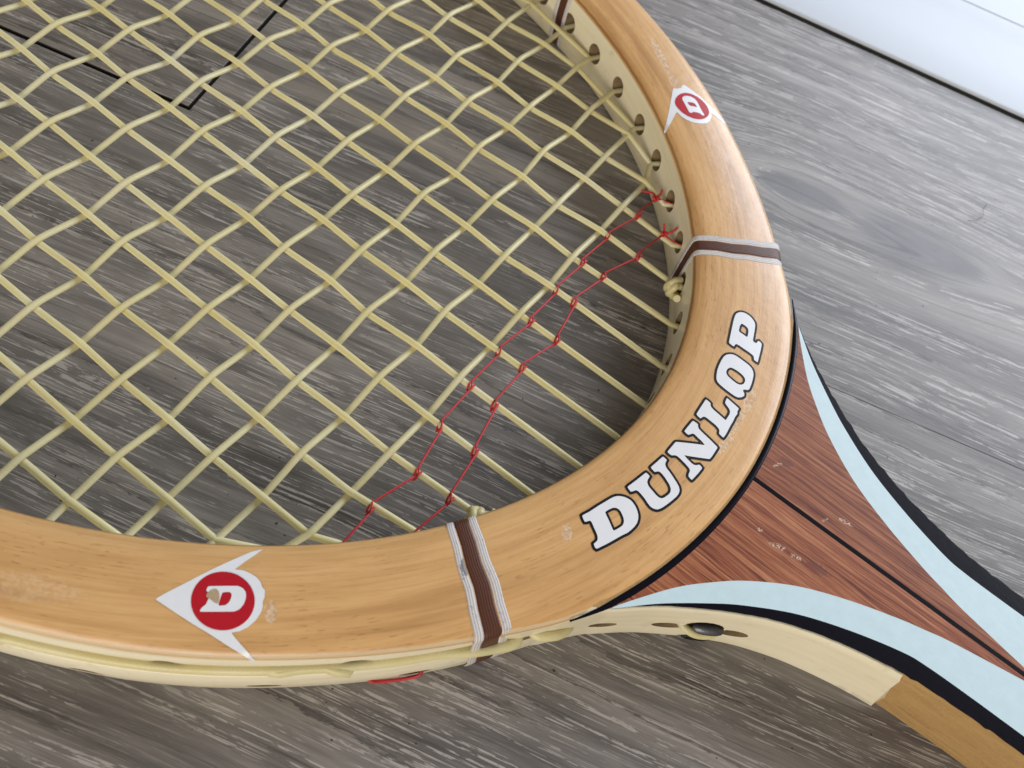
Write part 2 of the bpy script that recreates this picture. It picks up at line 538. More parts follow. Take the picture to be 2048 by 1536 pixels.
M['core'] = simple("board_core", (.018, .014, .011), .85, var=.3)
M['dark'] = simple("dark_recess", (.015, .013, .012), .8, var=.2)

# ---------------------------------------------------------------- floor and threshold
ANG = math.radians(15.0)
ux, uy = Vector((math.cos(ANG), math.sin(ANG), 0)), Vector((-math.sin(ANG), math.cos(ANG), 0))
F0 = Vector((43.0, 3.0, 0))                       # corner where the open joints meet, mm
floor = link("floor", mesh("floor", [F0+ux*a+uy*c+Vector((0, 0, -9)) for a, c in ((-900, -600), (1100, -600), (1100, 320), (-900, 320))],
                           [(0, 1, 2, 3)], smooth=False, lift=0), M['sub'])
tag(floor, "grey brown wood plank floor under the racket", kind="structure")

def plank(a0, a1, b0, b1, mat, skew0=0.0, skew1=0.0, top_skew=0.0):
    """a board in floor coordinates (mm along / across the boards), with eased edges"""
    bv = .12
    def ring(i, z):
        q = [(a0+i, b0+i), (a1-i, b0+i), (a1-i+skew1*(b1-b0), b1-i+top_skew*(a1-a0)), (a0+i+skew0*(b1-b0), b1-i)]
        return [(a, c, z) for a, c in q]
    V = ring(0, -8.5)+ring(0, -bv*.7)+ring(bv, 0)
    Fc = [(3, 2, 1, 0), (8, 9, 10, 11)]
    for k in (0, 4):
        for i in range(4):
            j = (i+1) % 4
            Fc.append((k+i, k+j, k+4+j, k+4+i))
    o = link("plank", mesh("plank", V, Fc, smooth=False, lift=0), mat, floor)
    o.data.materials.append(M['core'])
    for f in list(o.data.polygons)[2:6]: f.material_index = 1
    o.location = F0*MM
    o.rotation_euler = (0, 0, ANG)
    return o
G = .42
SILL_A, SILL_B = Vector((127.5, 168.6, 0)), Vector((219.3, 187.6, 0))
def fl(v): return ((v-F0).dot(ux), (v-F0).dot(uy))
sa, sb = fl(SILL_A), fl(SILL_B)
slope = (sb[1]-sa[1])/(sb[0]-sa[0])
def sill_b(a): return sa[1]+slope*(a-sa[0])-1.35
mfa = mat_floor("floor_laminate_a", 1.0, (1.01, .985, .975), (), 8.0)
mfb = mat_floor("floor_laminate_b", 4.3, (1.04, .99, .965), (), 8.0)
mfc = mat_floor("floor_laminate_c", 7.7, (1.02, .99, .985), ((154, 60, 15, 5.0, .8, (.115, .108, .110)), (190, 57.5, 22, 5.5, .75, (.120, .112, .114)), (222, 40, 40, 5, .5, (.26, .24, .215)), (52, 22, 42, 5.5, .55, (.29, .255, .22))), 10.0, ((152, 60, 26, 7.0), (190, 57, 30, 6.0), (262, 62, 24, 7.0)))
es = math.tan(math.radians(1.0))
# nearest row, then the row by the threshold
plank(-520, 700, -190-G, -G, mfa)
plank(-700, -522, -190-G, -G, mfc)
plank(-430, 330, -381-G, -191-G, mfc)
plank(332, 900, -381-G, -191-G, mfb)
p1 = plank(-600, -.6, .75, sill_b(-600), mfb, skew1=-.012, top_skew=0)
p2 = plank(.45, 900, -G+.06, sill_b(.45), mfc, skew0=-.012, top_skew=slope)
for o, (a0, a1) in ((p1, (-600, -.45)), (p2, (.45, 900))):
    for v in o.data.vertices:                       # far edges follow the threshold
        a, c = v.co.x/MM, v.co.y/MM
        if c > 60: v.co.y = (sill_b(a)-(.25 if v.co.z > -.0001 else 0))*MM

sdir = (SILL_B-SILL_A).normalized()
snor = Vector((-sdir.y, sdir.x, 0))
prof = [(0.3, -8.5), (0.0, -1), (0.0, .9), (.25, 1.35), (.9, 1.55), (20, 1.8), (34.0, 2.0), (36, 2.1), (40.0, 2.45), (43.5, 2.75), (45.9, 2.85), (46.3, 2.6),
        (46.6, 2.55), (46.9, 2.8), (70, 3.1), (95, 3.3), (96, 3.0), (96, -8.5)]
V = []
for a in (-700, 800):
    for (o_, z) in prof:
        V.append(SILL_A+sdir*a+snor*o_+Vector((0, 0, z)))
sill = link("door_threshold", sharp(mesh("door_threshold", V, grid_faces(2, len(prof), False, True)+[tuple(range(len(prof)))[::-1], tuple(range(len(prof), 2*len(prof)))], lift=0), 25), M['sill'])
tag(sill, "white plastic door threshold along the far edge of the plank floor", "threshold")

V = []
for a in (-700, 800):
    for o_, z in ((-1.15, -8.6), (-1.15, -.9), (-.8, -.6), (-.02, .5), (-.02, -8.6)):
        V.append(SILL_A+sdir*a+snor*o_+Vector((0, 0, z)))
gap_strip = link("gap_shadow_strip", mesh("gap_shadow_strip", V, grid_faces(2, 5, False, True), smooth=False, lift=0), M['sub'], sill)  # dark strip added to stand for the shadow gap at the threshold's foot
# ---------------------------------------------------------------- the racket
racket = bpy.data.objects.new("tennis_racket", None)
scene.collection.objects.link(racket)
racket.empty_display_size = .05
tag(racket, "old wooden tennis racket with yellowed strings and white DUNLOP lettering, lying on the plank floor", "tennis racket")

def sweep_head(name, prof_fn, mat, ns=520, edge=False):
    # fine steps where the photograph looks, coarser round the tip
    a = np.linspace(-200, 200, 401)
    bq = np.linspace(200, SMAX, 80)[1:]
    sl = np.r_[-bq[::-1], a, bq[:-1]]
    V, U, E = [], [], []
    for s in sl:
        pr = prof_fn(float(s))
        L = 0
        for j, (d, z) in enumerate(pr):
            if j: L += math.hypot(d-pr[j-1][0], z-pr[j-1][1])
            V.append(at(s, d, z)); U.append((s/100, L/100)); E.append(max(0.0, W(s)-d) if z > 7.5 else 9.0)
    m = len(prof_fn(0.0))
    me = mesh(name, V, grid_faces(len(sl), m, True, True), U)
    if edge:
        at_ = me.attributes.new("edge", 'FLOAT', 'POINT')
        at_.data.foreach_set("value", E)
    bm = bmesh.new(); bm.from_mesh(me)
    bmesh.ops.recalc_face_normals(bm, faces=bm.faces)
    bm.to_mesh(me); bm.free()
    return me

def core_prof(s):
    w = W(s)
    g = smoothstep(42, 49, abs(s))
    P = [(2.0, -10), (.6, -9.5), (-.1, -8.4), (-.4, -5.5), (-.5, -2.5), (-.5, 0), (-.5, 2.5), (-.42, 5.5), (-.28, 7.6),
         (.5, 8.0), (w*.5, 8.2), (w-.5, 8.0)]
    for z, k in ((7.6, 0), (6.6, 0), (6.1, 0), (5.7, .15), (5.2, .85), (3.5, 1.1), (1.8, 1.0), (1.1, .15), (.5, 0), (-3.5, 0), (-7.8, 0), (-9.0, 0)):
        P.append((w+wall_off(s, z)-k*g, z))
    return P+[(w-.3, -9.7), (w-2.0, -10)]
def veneer_prof(s):
    w = W(s)
    P = [(-.30, 7.55), (-.26, 8.25), (-.02, 8.72), (.45, 9.08)]
    for k in range(1, 12):
        d = 1.1+(w-2.2)*(k-1)/10
        t = 2*d/w-1
        P.append((d, 9.9-.7*t*t))
    P += [(w-.45, 9.06), (w+.02, 8.68), (w+.22, 8.2), (w+.30, 7.5), (w-.8, 7.35), (w*.5, 7.35), (.8, 7.35)]
    return P

veneer_me = sweep_head("face_veneer", veneer_prof, M['beech'], edge=True)
sharp(veneer_me, 70)
veneer = link("face_veneer", veneer_me, M['beech'], racket)
veneer["label"] = "orange tan beech facing of the racket head"

core_me = sweep_head("head_frame", core_prof, M['ash'])
head = link("head_frame", core_me, M['ash'], racket)
head["label"] = "pale laminated side walls of the racket head"

# throat and shaft
THR = [(192.6, 41.0), (196.4, 37.6), (200.4, 34.1), (203.6, 31.7), (207.7, 28.9), (211.6, 26.4), (216.7, 23.5), (220.2, 21.8), (225.2, 19.8), (229.4, 18.4),
       (235.9, 16.7), (243.0, 15.3), (249.5, 14.6), (257.8, 14.2), (266.7, 13.9), (290, 13.6), (340, 13.4), (430, 13.4)]
BBC = [(193.8, 39.9), (195.5, 38.2), (200.9, 32.9), (207.9, 27.2), (213.5, 23.2), (222.0, 18.3), (231.4, 14.5), (241.0, 11.6), (246.0, 10.9), (255, 10.65), (265, 10.6), (300, 10.5), (430, 10.4)]
BRC = [(194.3, 39.2), (195.9, 36.6), (201.5, 28.8), (206.3, 23.7), (211.6, 19.0), (219.8, 13.6), (228.9, 9.5), (238.5, 6.2), (243.3, 4.9), (247.5, 3.8), (256.8, 2.1), (262.5, 1.1), (267.5, 0.0)]
def dense(C, step=1.2):
    return [(v.x, v.y) for v in catmull([(a, b, 0) for a, b in C], step)]
thr, bbc, brc = dense(THR), dense(BBC), dense(BRC)
def yat(C, x): return float(np.interp(x, [c[0] for c in C], [c[1] for c in C]))

# side path: along the outer wall of the head, then down the throat
def side_path(sgn, x_end, s0=42.0):
    P = []
    for s in np.arange(s0, 35.4, -1.0):
        v = at(float(s), W(s)+BU(s)*.75-.1, 0)
        P.append((v.x, v.y))
    q = [c for c in thr if c[0] > P[-1][0]+.6 and c[0] <= x_end]
    P += [(x, y+.05) for x, y in q]
    P = [(v.x, v.y) for v in catmull([(a, b, 0) for a, b in P[::2]], .8)]
    return [(x, sgn*y) for x, y in P]

# body of the throat
arc = [at(float(s), W(s)-3.0) for s in np.linspace(-35, 35, 90)]
def outline(inset):
    L_ = [(x, -(y-inset)) for x, y in thr]
    R_ = [(x, y-inset) for x, y in thr]
    A = [(v.x, v.y) for v in arc]
    return L_ + R_[::-1] + A[::-1]
rings = [(1.6, -10.0), (.9, -9.5), (.45, -8.4), (.45, 8.6), (.5, 9.0), (.6, 9.08)]
V, n = [], len(outline(0))
for ins, z in rings:
    V += [(x, y, z) for x, y in outline(ins)]
Fc = grid_faces(len(rings), n, False, True)
Fc += [tuple(range(n))[::-1], tuple(range((len(rings)-1)*n, len(rings)*n))]
tb = mesh("throat_block", V, Fc)
bm = bmesh.new(); bm.from_mesh(tb); bmesh.ops.recalc_face_normals(bm, faces=bm.faces); bm.to_mesh(tb); bm.free()
throat = link("throat_block", sharp(tb, 30), M['bare'], racket)
throat["label"] = "bare brown wood of the throat and shaft"

def side_sheet(sgn, x_end, slant):
    P = side_path(sgn, x_end)
    zs = [(.1, -9.6), (.75, -8.6), (.85, -6.0), (.7, -2), (.5, 3), (.32, 7.0), (.2, 8.5), (0, 9.02), (-.9, 9.02), (-.9, -9.6)]
    if sgn > 0: zs = [(o_-.75, z) for o_, z in zs[:8]]+[(-1.4, 8.6), (-1.4, -9.6)]
    n = len(P)
    V, U = [], []
    L = 0
    for i, (x, y) in enumerate(P):
        x0, y0 = P[max(i-1, 0)]; x1, y1 = P[min(i+1, n-1)]
        t = Vector((x1-x0, y1-y0, 0)).normalized()
        nn = Vector((-t.y, t.x, 0))*sgn
        if i: L += math.hypot(x-P[i-1][0], y-P[i-1][1])
        fr = smoothstep(0, 9, i)                     # feathers out of the head wall
        en = smoothstep(n-30, n-1, i) if slant else 0
        Lv = 0
        for j, (o_, z) in enumerate(zs):
            if j: Lv += math.hypot(o_-zs[j-1][0], z-zs[j-1][1])
            sl_ = en*((9-z)/19.0*5.2 + .35*math.sin(z*2.1)+.2*math.sin(z*5.3))
            dd = o_-.9*(1-fr)
            zz = z if z < 6 else z-1.9*(1-smoothstep(4, 15, i))
            V.append((x+nn.x*dd+t.x*sl_, y+nn.y*dd+t.y*sl_, zz)); U.append((L/100+5, Lv/100))
    F = grid_faces(n, len(zs), False, True)+[tuple(range(len(zs)))[::-1], tuple(range((n-1)*len(zs), n*len(zs)))]
    me = mesh("side_veneer", V, F, U)
    bm = bmesh.new(); bm.from_mesh(me); bmesh.ops.recalc_face_normals(bm, faces=bm.faces); bm.to_mesh(me); bm.free()
    return me
sv_near = link("side_veneer", side_sheet(-1, 243.2, True), M['ash'], racket)
sv_far = link("side_veneer", side_sheet(1, 429, False), M['ash'], racket)
sv_near["label"] = "cream side veneer of the throat, torn off toward the shaft"

# ---------------------------------------------------------------- string holes
hole_s = []
for base in (5.4, 16.6, 28.6, 40.2, 52.42, 65.3, 78.9, 91.5, 105.5, 118.85, 132.1):
    hole_s.append(base)
while hole_s[-1] < SMAX-14: hole_s.append(hole_s[-1]+13.1)
HOLES = sorted([-h for h in hole_s]+hole_s)

def cutter(parts):
    bm = bmesh.new()
    for (c, axis, prof_) in parts:
        axis = Vector(axis).normalized()
        side = axis.cross(Vector((0, 0, 1))).normalized()
        up = Vector((0, 0, 1))
        rings_ = []
        for (h, rs, ru) in prof_:
            rings_.append([bm.verts.new((Vector(c)+axis*h+side*rs*math.cos(a)+up*ru*math.sin(a)+Vector((0, 0, LIFT)))*MM)
                           for a in [2*math.pi*k/18 for k in range(18)]])
        for r0, r1 in zip(rings_, rings_[1:]):
            for k in range(18):
                bm.faces.new((r0[k], r0[(k+1) % 18], r1[(k+1) % 18], r1[k]))
        bm.faces.new(rings_[0][::-1]); bm.faces.new(rings_[-1])
    bmesh.ops.recalc_face_normals(bm, faces=bm.faces)
    me = bpy.data.meshes.new("cutter"); bm.to_mesh(me); bm.free()
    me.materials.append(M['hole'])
    o = bpy.data.objects.new("cutter", me); scene.collection.objects.link(o)
    return o

def cut(obj, cut_o, deg=30, use_self=False):
    md = obj.modifiers.new("holes", 'BOOLEAN')
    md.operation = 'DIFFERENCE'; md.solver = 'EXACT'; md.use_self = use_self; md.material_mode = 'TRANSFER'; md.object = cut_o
    dg = bpy.context.evaluated_depsgraph_get()
    dg.update()
    me = bpy.data.meshes.new_from_object(obj.evaluated_get(dg))
    obj.modifiers.clear()
    old = obj.data
    nm = old.name
    obj.data = me
    bpy.data.meshes.remove(old)
    me.name = nm
    me.polygons.foreach_set("use_smooth", [True]*len(me.polygons))
    sharp(me, deg)

parts = []
for s in HOLES:
    c = at(s, -.5, .9)
    nrm = at(s, 1, 0)-at(s, 0, 0)
    parts.append((c, nrm, [(-.6, 3.0, 3.2), (.15, 2.6, 2.75), (1.0, 2.2, 2.35), (8.5, 1.9, 2.0)]))
# the outlets on the outer wall, sunk askew as the drill left them
for s, z in ((-41.6, 2.4), (-66.3, 5.4), (-79.7, -4.6), (-92.4, 5.2), (-53, 3.2), (-57.8, -5.2), (-105, -4.2), (-118, 2.0), (53, 2.0), (66, -2), (80, 2), (93, -2)):
    c = at(s, W(s)+wall_off(s, z), z)
    nrm = at(s, 0, 0)-at(s, 1, 0)
    parts.append((c, nrm, [(-.8, 3.4, 1.5), (.3, 2.9, 1.2), (3.5, 1.6, .9)]))
ck = cutter(parts)
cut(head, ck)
bpy.data.objects.remove(ck)

def throat_pt(x, z, sgn=-1, out=0.35):
    y = yat(thr, x)
    t = Vector((1.0, (yat(thr, x+.5)-yat(thr, x-.5)), 0)).normalized()
    nn = Vector((-t.y, t.x, 0))
    v = Vector((x, y, 0))+nn*out
    return Vector((v.x, sgn*v.y, z)), Vector((-nn.x, -sgn*nn.y, 0)), Vector((t.x, sgn*t.y, 0))
parts = []
for x, z, ra, ru, dp in ((195.3, -1.0, 2.6, 1.25, 2.6), (205.3, -1.2, 3.0, 1.5, 2.6), (216.2, -1.2, 2.9, 1.6, 2.8)):
    c, nrm, tt = throat_pt(x, z)
    parts.append((c, nrm, [(-.8, ra+.3, ru+.2), (.3, ra, ru), (dp, ra*.45, ru*.7)]))
c, nrm, tt = throat_pt(210.9, -.2)
parts.append((c, nrm, [(-.8, 4.0, 3.3), (.2, 3.7, 3.0), (3.6, 2.8, 2.2)]))
c, nrm, tt = throat_pt(211.4, -9.6)
parts.append((c, nrm, [(-1.4, 3.4, 3.4), (3.2, 2.6, 2.8)]))
ck = cutter(parts)
for o in (sv_near, throat):
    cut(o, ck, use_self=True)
for o in (sv_far,):
    sharp(o.data, 40)
bpy.data.objects.remove(ck)

# dark plug and wire end in the near side of the throat
c, nrm, tt = throat_pt(211.0, -.4, out=.1)
pc = c+tt*1.0-nrm*.55+Vector((0, 0, -.5))
V = []
for a in np.linspace(-1.5, 1.5, 11):
    for q in range(14):
        e = 2*math.pi*q/14
        V.append(pc+tt*3.1*math.sin(a)+(nrm*1.35*math.cos(e)+Vector((0, 0, 1.25*math.sin(e))))*math.cos(a)**.6)
link("steel_pin", mesh("steel_pin", V, grid_faces(11, 14, False, True)), M['steel'], racket)
tube("string_loop", catmull([c-tt*5.0+nrm*1.5+Vector((0, 0, -.8)), c-tt*3.8-nrm*.2+Vector((0, 0, -1.3)), c-tt*2.0-nrm*1.2+Vector((0, 0, -2.0)), c-nrm*1.5+Vector((0, 0, -2.4)), c+tt*2.2-nrm*1.2+Vector((0, 0, -2.1)), c+tt*4.4+nrm*.4+Vector((0, 0, -1.2)), c+tt*5.2+nrm*1.6+Vector((0, 0, -1))], .3),
     .8, M['string'], racket, 12)

c, nrm, tt = throat_pt(212.2, -8.7, out=.75)  # black disc added to stand for the shade in an opening below the pin
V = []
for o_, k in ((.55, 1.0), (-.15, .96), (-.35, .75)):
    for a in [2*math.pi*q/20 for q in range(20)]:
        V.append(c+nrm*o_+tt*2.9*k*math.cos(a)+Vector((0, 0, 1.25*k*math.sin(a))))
link("opening_shade", mesh("opening_shade", V, grid_faces(3, 20, False, True)+[tuple(range(40, 60))]), M['dark'], racket)
# ---------------------------------------------------------------- painted throat
def sheet(name, poly, mat, z=9.24, th=.12, parent=racket, label=None, holes=()):
    bm = bmesh.new()
    es_ = []
    for loop in [poly]+list(holes):
        vs = [bm.verts.new((x, y, 0)) for x, y in loop]
        es_ += [bm.edges.new((vs[i], vs[(i+1) % len(vs)])) for i in range(len(vs))]
    bmesh.ops.triangle_fill(bm, use_beauty=True, use_dissolve=False, edges=es_)
    for f in bm.faces:
        if f.normal.z < 0: f.normal_flip()
    top = list(bm.faces)
    ex = bmesh.ops.extrude_face_region(bm, geom=top)
    for v in [g for g in ex['geom'] if isinstance(g, bmesh.types.BMVert)]:
        v.co.z += 1
    bm.verts.ensure_lookup_table()
    for v in bm.verts:
        zz = (z if v.co.z > .5 else z-th)
        v.co = Vector((v.co.x*MM, v.co.y*MM, (zz+LIFT)*MM))
    bmesh.ops.recalc_face_normals(bm, faces=bm.faces)
    me = bpy.data.meshes.new(name); bm.to_mesh(me); bm.free()
    o = link(name, me, mat, parent)
    if label: o["label"] = label
    return o

def arc_pts(y0, y1, off, n=40):
    """points on the outer rim of the head between two y values"""
    ss = np.linspace(-38, 38, 600)
    P = [at(float(s), W(s)+off) for s in ss]
    ys = np.array([p.y for p in P])
    out = []
    for y in np.linspace(y0, y1, n):
        s = np.interp(y, ys, ss)
        v = at(float(s), W(float(s))+off)
        out.append((v.x, v.y))
    return out
def clip_start(C, off):
    """first point of curve C outside the rim"""
    out = []
    for x, y in C:
        s, d = sd(x, y)
        if d > W(s)+off: out.append((x, y))
    return out
RO = 1.15
for sgn, mk in ((-1, 'mahog_a'), (1, 'mahog_b')):
    b_ = clip_start(brc, RO+.05)
    A = arc_pts(.5, b_[0][1]-.3, RO)
    xe = next(x for x, y in brc if y < .6)
    poly = A + [c for c in b_ if c[1] > .6] + [(xe, .5)]
    poly = [(x, sgn*y) for x, y in poly]
    o = sheet("throat_veneer", poly, M[mk], label="red brown striped veneer half of the throat")
    bl = clip_start(bbc, RO+.05)
    x0 = b_[0][0]
    poly = b_ + [(430, .0)] + bl[::-1]
    poly = [(x, sgn*(y if y > 0 else .03)) for x, y in poly]
    sheet("blue_stripe", poly, M['blue'], z=9.23, label="pale blue curved stripe along the throat")
    tl = clip_start(thr, RO+.05)
    rag = [(x, y-(.32 if sgn < 0 else .05)+(0.16*math.sin(x*1.9)*math.sin(x*.61)+rng.uniform(-.09, .09))*(1 if (x > 240 or sgn > 0) else .25)) for x, y in tl if x > bl[0][0]]
    poly = bl + rag[::-1]
    poly = [(x, sgn*y) for x, y in poly]
    sheet("black_stripe", poly, M['black'], z=9.225, label="black outer stripe along the edge of the throat")
sheet("centre_line", [(202.9, -.48), (267.0, -.48), (267.0, .48), (202.9, .48)], M['black'], z=9.25, label="thin black line down the middle of the throat")
P = [at(float(s), W(s)+.62, 9.02-.25*smoothstep(30, 37, abs(s))) for s in np.linspace(-36.5, 36.5, 120)]
tube("rim_line", P, [.72*(1-.75*smoothstep(27, 36.5, abs(s))) for s in np.linspace(-36.5, 36.5, 120)], M['black'], racket, 12, flat=.55)

# ---------------------------------------------------------------- transfers on the facing
# traced outlines of the transfers, in millimetres on the racket's face
LETTERS={
 'D':[[(180.79,-28.98),(181.45,-27.49),(182.16,-25.35),(182.94,-23.25),(183.34,-22.22),(183.72,-21.63),(184.34,-21.09),(185.16,-20.7),(186.0,-20.51),(186.82,-20.61),(187.68,-20.96),(188.45,-21.51),(189.03,-22.08),(189.38,-22.73),(189.6,-23.48),(189.59,-24.31),(189.44,-25.24),(189.2,-26.2),(188.68,-27.2),(188.06,-28.69),(187.44,-30.17),(186.83,-31.47),(186.35,-32.48),(186.06,-32.45),(185.35,-32.02),(185.58,-31.5),(185.65,-31.05),(185.34,-30.51),(184.87,-30.11),(184.15,-29.67),(183.36,-29.18),(182.72,-28.78),(182.41,-28.87),(182.24,-29.18),(181.9,-29.7),(181.4,-29.41)], [(183.74,-25.65),(184.08,-24.7),(184.46,-23.97),(184.95,-23.56),(185.51,-23.45),(186.06,-23.64),(186.78,-24.1),(187.35,-24.56),(187.65,-25.12),(187.76,-25.62),(187.58,-26.17),(187.25,-26.97),(187.01,-27.58),(186.75,-27.51),(185.65,-26.8),(184.6,-26.16)]],
 'U':[[(184.37,-18.7),(184.99,-16.44),(185.64,-13.76),(186.65,-13.95),(186.63,-14.69),(186.73,-15.21),(187.09,-15.63),(187.71,-15.95),(188.69,-16.19),(189.58,-16.44),(190.23,-16.48),(190.69,-16.37),(191.03,-15.9),(191.24,-15.2),(191.44,-14.49),(191.39,-13.88),(191.05,-13.33),(190.46,-12.88),(189.73,-12.54),(188.88,-12.17),(188.24,-11.98),(187.65,-11.87),(187.24,-12.07),(186.93,-12.61),(185.76,-12.31),(186.13,-10.56),(186.48,-8.69),(187.51,-8.82),(187.5,-9.52),(187.71,-9.96),(188.18,-10.31),(189.11,-10.62),(190.37,-11.14),(191.39,-11.6),(192.17,-12.01),(192.65,-12.55),(192.84,-13.22),(192.79,-14.1),(192.56,-15.12),(192.24,-16.33),(191.88,-17.46),(191.59,-18.17),(191.2,-18.74),(190.56,-19.05),(189.96,-19.1),(189.22,-18.91),(188.5,-18.59),(187.71,-18.32),(186.85,-18.1),(186.32,-18.01),(186.01,-18.1),(185.77,-18.54),(185.45,-19.11)]],
 'N':[[(187.0,-1.15),(187.09, 0.49),(187.19, 2.14),(188.46, 2.16),(188.62, 1.67),(189.05, 1.33),(190.23, 1.09),(191.75, 0.87),(193.06, 0.63),(194.1, 0.45),(194.1,-0.38),(194.13,-1.86),(194.07,-2.87),(192.25,-4.06),(190.56,-5.13),(189.56,-5.66),(190.57,-5.93),(191.6,-6.12),(192.19,-6.14),(192.62,-5.89),(192.85,-5.49),(193.02,-5.28),(193.84,-5.5),(193.7,-7.34),(193.44,-9.15),(192.5,-8.92),(192.3,-8.3),(192.24,-7.7),(191.74,-7.33),(190.53,-7.04),(189.25,-6.8),(188.53,-6.74),(188.08,-6.93),(187.74,-7.42),(186.66,-7.33),(186.74,-5.82),(186.86,-4.27),(188.33,-3.25),(189.99,-2.13),(191.84,-0.93),(190.85,-0.62),(189.73,-0.48),(188.92,-0.27),(188.53,-0.4),(188.33,-0.85),(188.13,-1.31)]],
 'L':[[(187.03, 3.82),(186.93, 6.06),(186.87, 8.26),(188.13, 8.11),(188.28, 7.59),(188.66, 7.34),(189.52, 7.15),(190.82, 7.02),(192.46, 6.81),(192.42, 7.75),(192.39, 8.67),(192.23, 9.22),(191.76, 9.63),(191.14, 9.9),(190.4, 10.19),(190.25, 10.89),(190.13, 11.56),(191.58, 11.37),(193.33, 11.17),(193.35, 10.24),(193.66, 9.94),(193.59, 8.93),(193.74, 7.78),(193.8, 6.45),(193.98, 4.43),(193.98, 3.07),(192.79, 3.25),(192.57, 3.97),(192.2, 4.21),(191.31, 4.45),(189.85, 4.54),(188.88, 4.61),(188.44, 4.46),(188.25, 3.89),(188.2, 3.56)]],
 'O':[[(185.5, 21.3),(185.02, 20.75),(184.8, 19.91),(184.86, 18.56),(185.08, 17.11),(185.37, 15.87),(185.85, 14.67),(186.26, 13.92),(186.74, 13.48),(187.37, 13.3),(188.31, 13.16),(189.31, 13.08),(190.37, 13.07),(191.33, 13.09),(191.98, 13.32),(192.48, 13.84),(192.78, 14.54),(192.63, 15.01),(191.86, 15.53),(192.23, 16.11),(192.75, 16.23),(192.88, 16.72),(192.68, 18.02),(192.32, 19.44),(191.96, 20.49),(191.53, 21.1),(190.97, 21.59),(190.15, 21.84),(189.12, 21.91),(188.02, 21.92),(186.92, 21.94),(186.12, 21.79)], [(187.08, 18.39),(186.9, 17.85),(186.91, 17.11),(187.19, 16.6),(187.77, 16.25),(188.83, 16.09),(189.84, 16.01),(190.65, 16.14),(191.13, 16.52),(191.34, 17.02),(191.3, 17.73),(190.99, 18.32),(190.49, 18.61),(189.71, 18.77),(188.81, 18.82),(187.88, 18.73),(187.43, 18.64)]],
 'P':[[(183.98, 23.7),(183.35, 25.55),(182.64, 27.66),(181.97, 29.69),(181.66, 30.88),(181.61, 31.66),(181.93, 32.4),(182.52, 32.94),(183.27, 33.19),(184.25, 33.21),(185.16, 32.95),(185.86, 32.57),(186.39, 31.88),(186.85, 30.69),(187.39, 29.15),(187.83, 27.89),(188.33, 27.78),(188.79, 27.94),(188.71, 28.73),(188.87, 28.95),(189.73, 28.77),(190.26, 27.25),(190.76, 25.45),(191.23, 23.84),(190.25, 23.83),(189.94, 24.52),(189.53, 24.69),(188.52, 24.74),(187.25, 24.69),(186.05, 24.72),(185.27, 24.58),(185.25, 24.13),(185.33, 23.57)], [(183.75, 30.13),(183.75, 29.4),(183.98, 28.58),(184.27, 27.83),(185.24, 27.85),(186.45, 27.82),(186.23, 28.64),(185.89, 29.49),(185.44, 30.02),(184.75, 30.19)]],
}
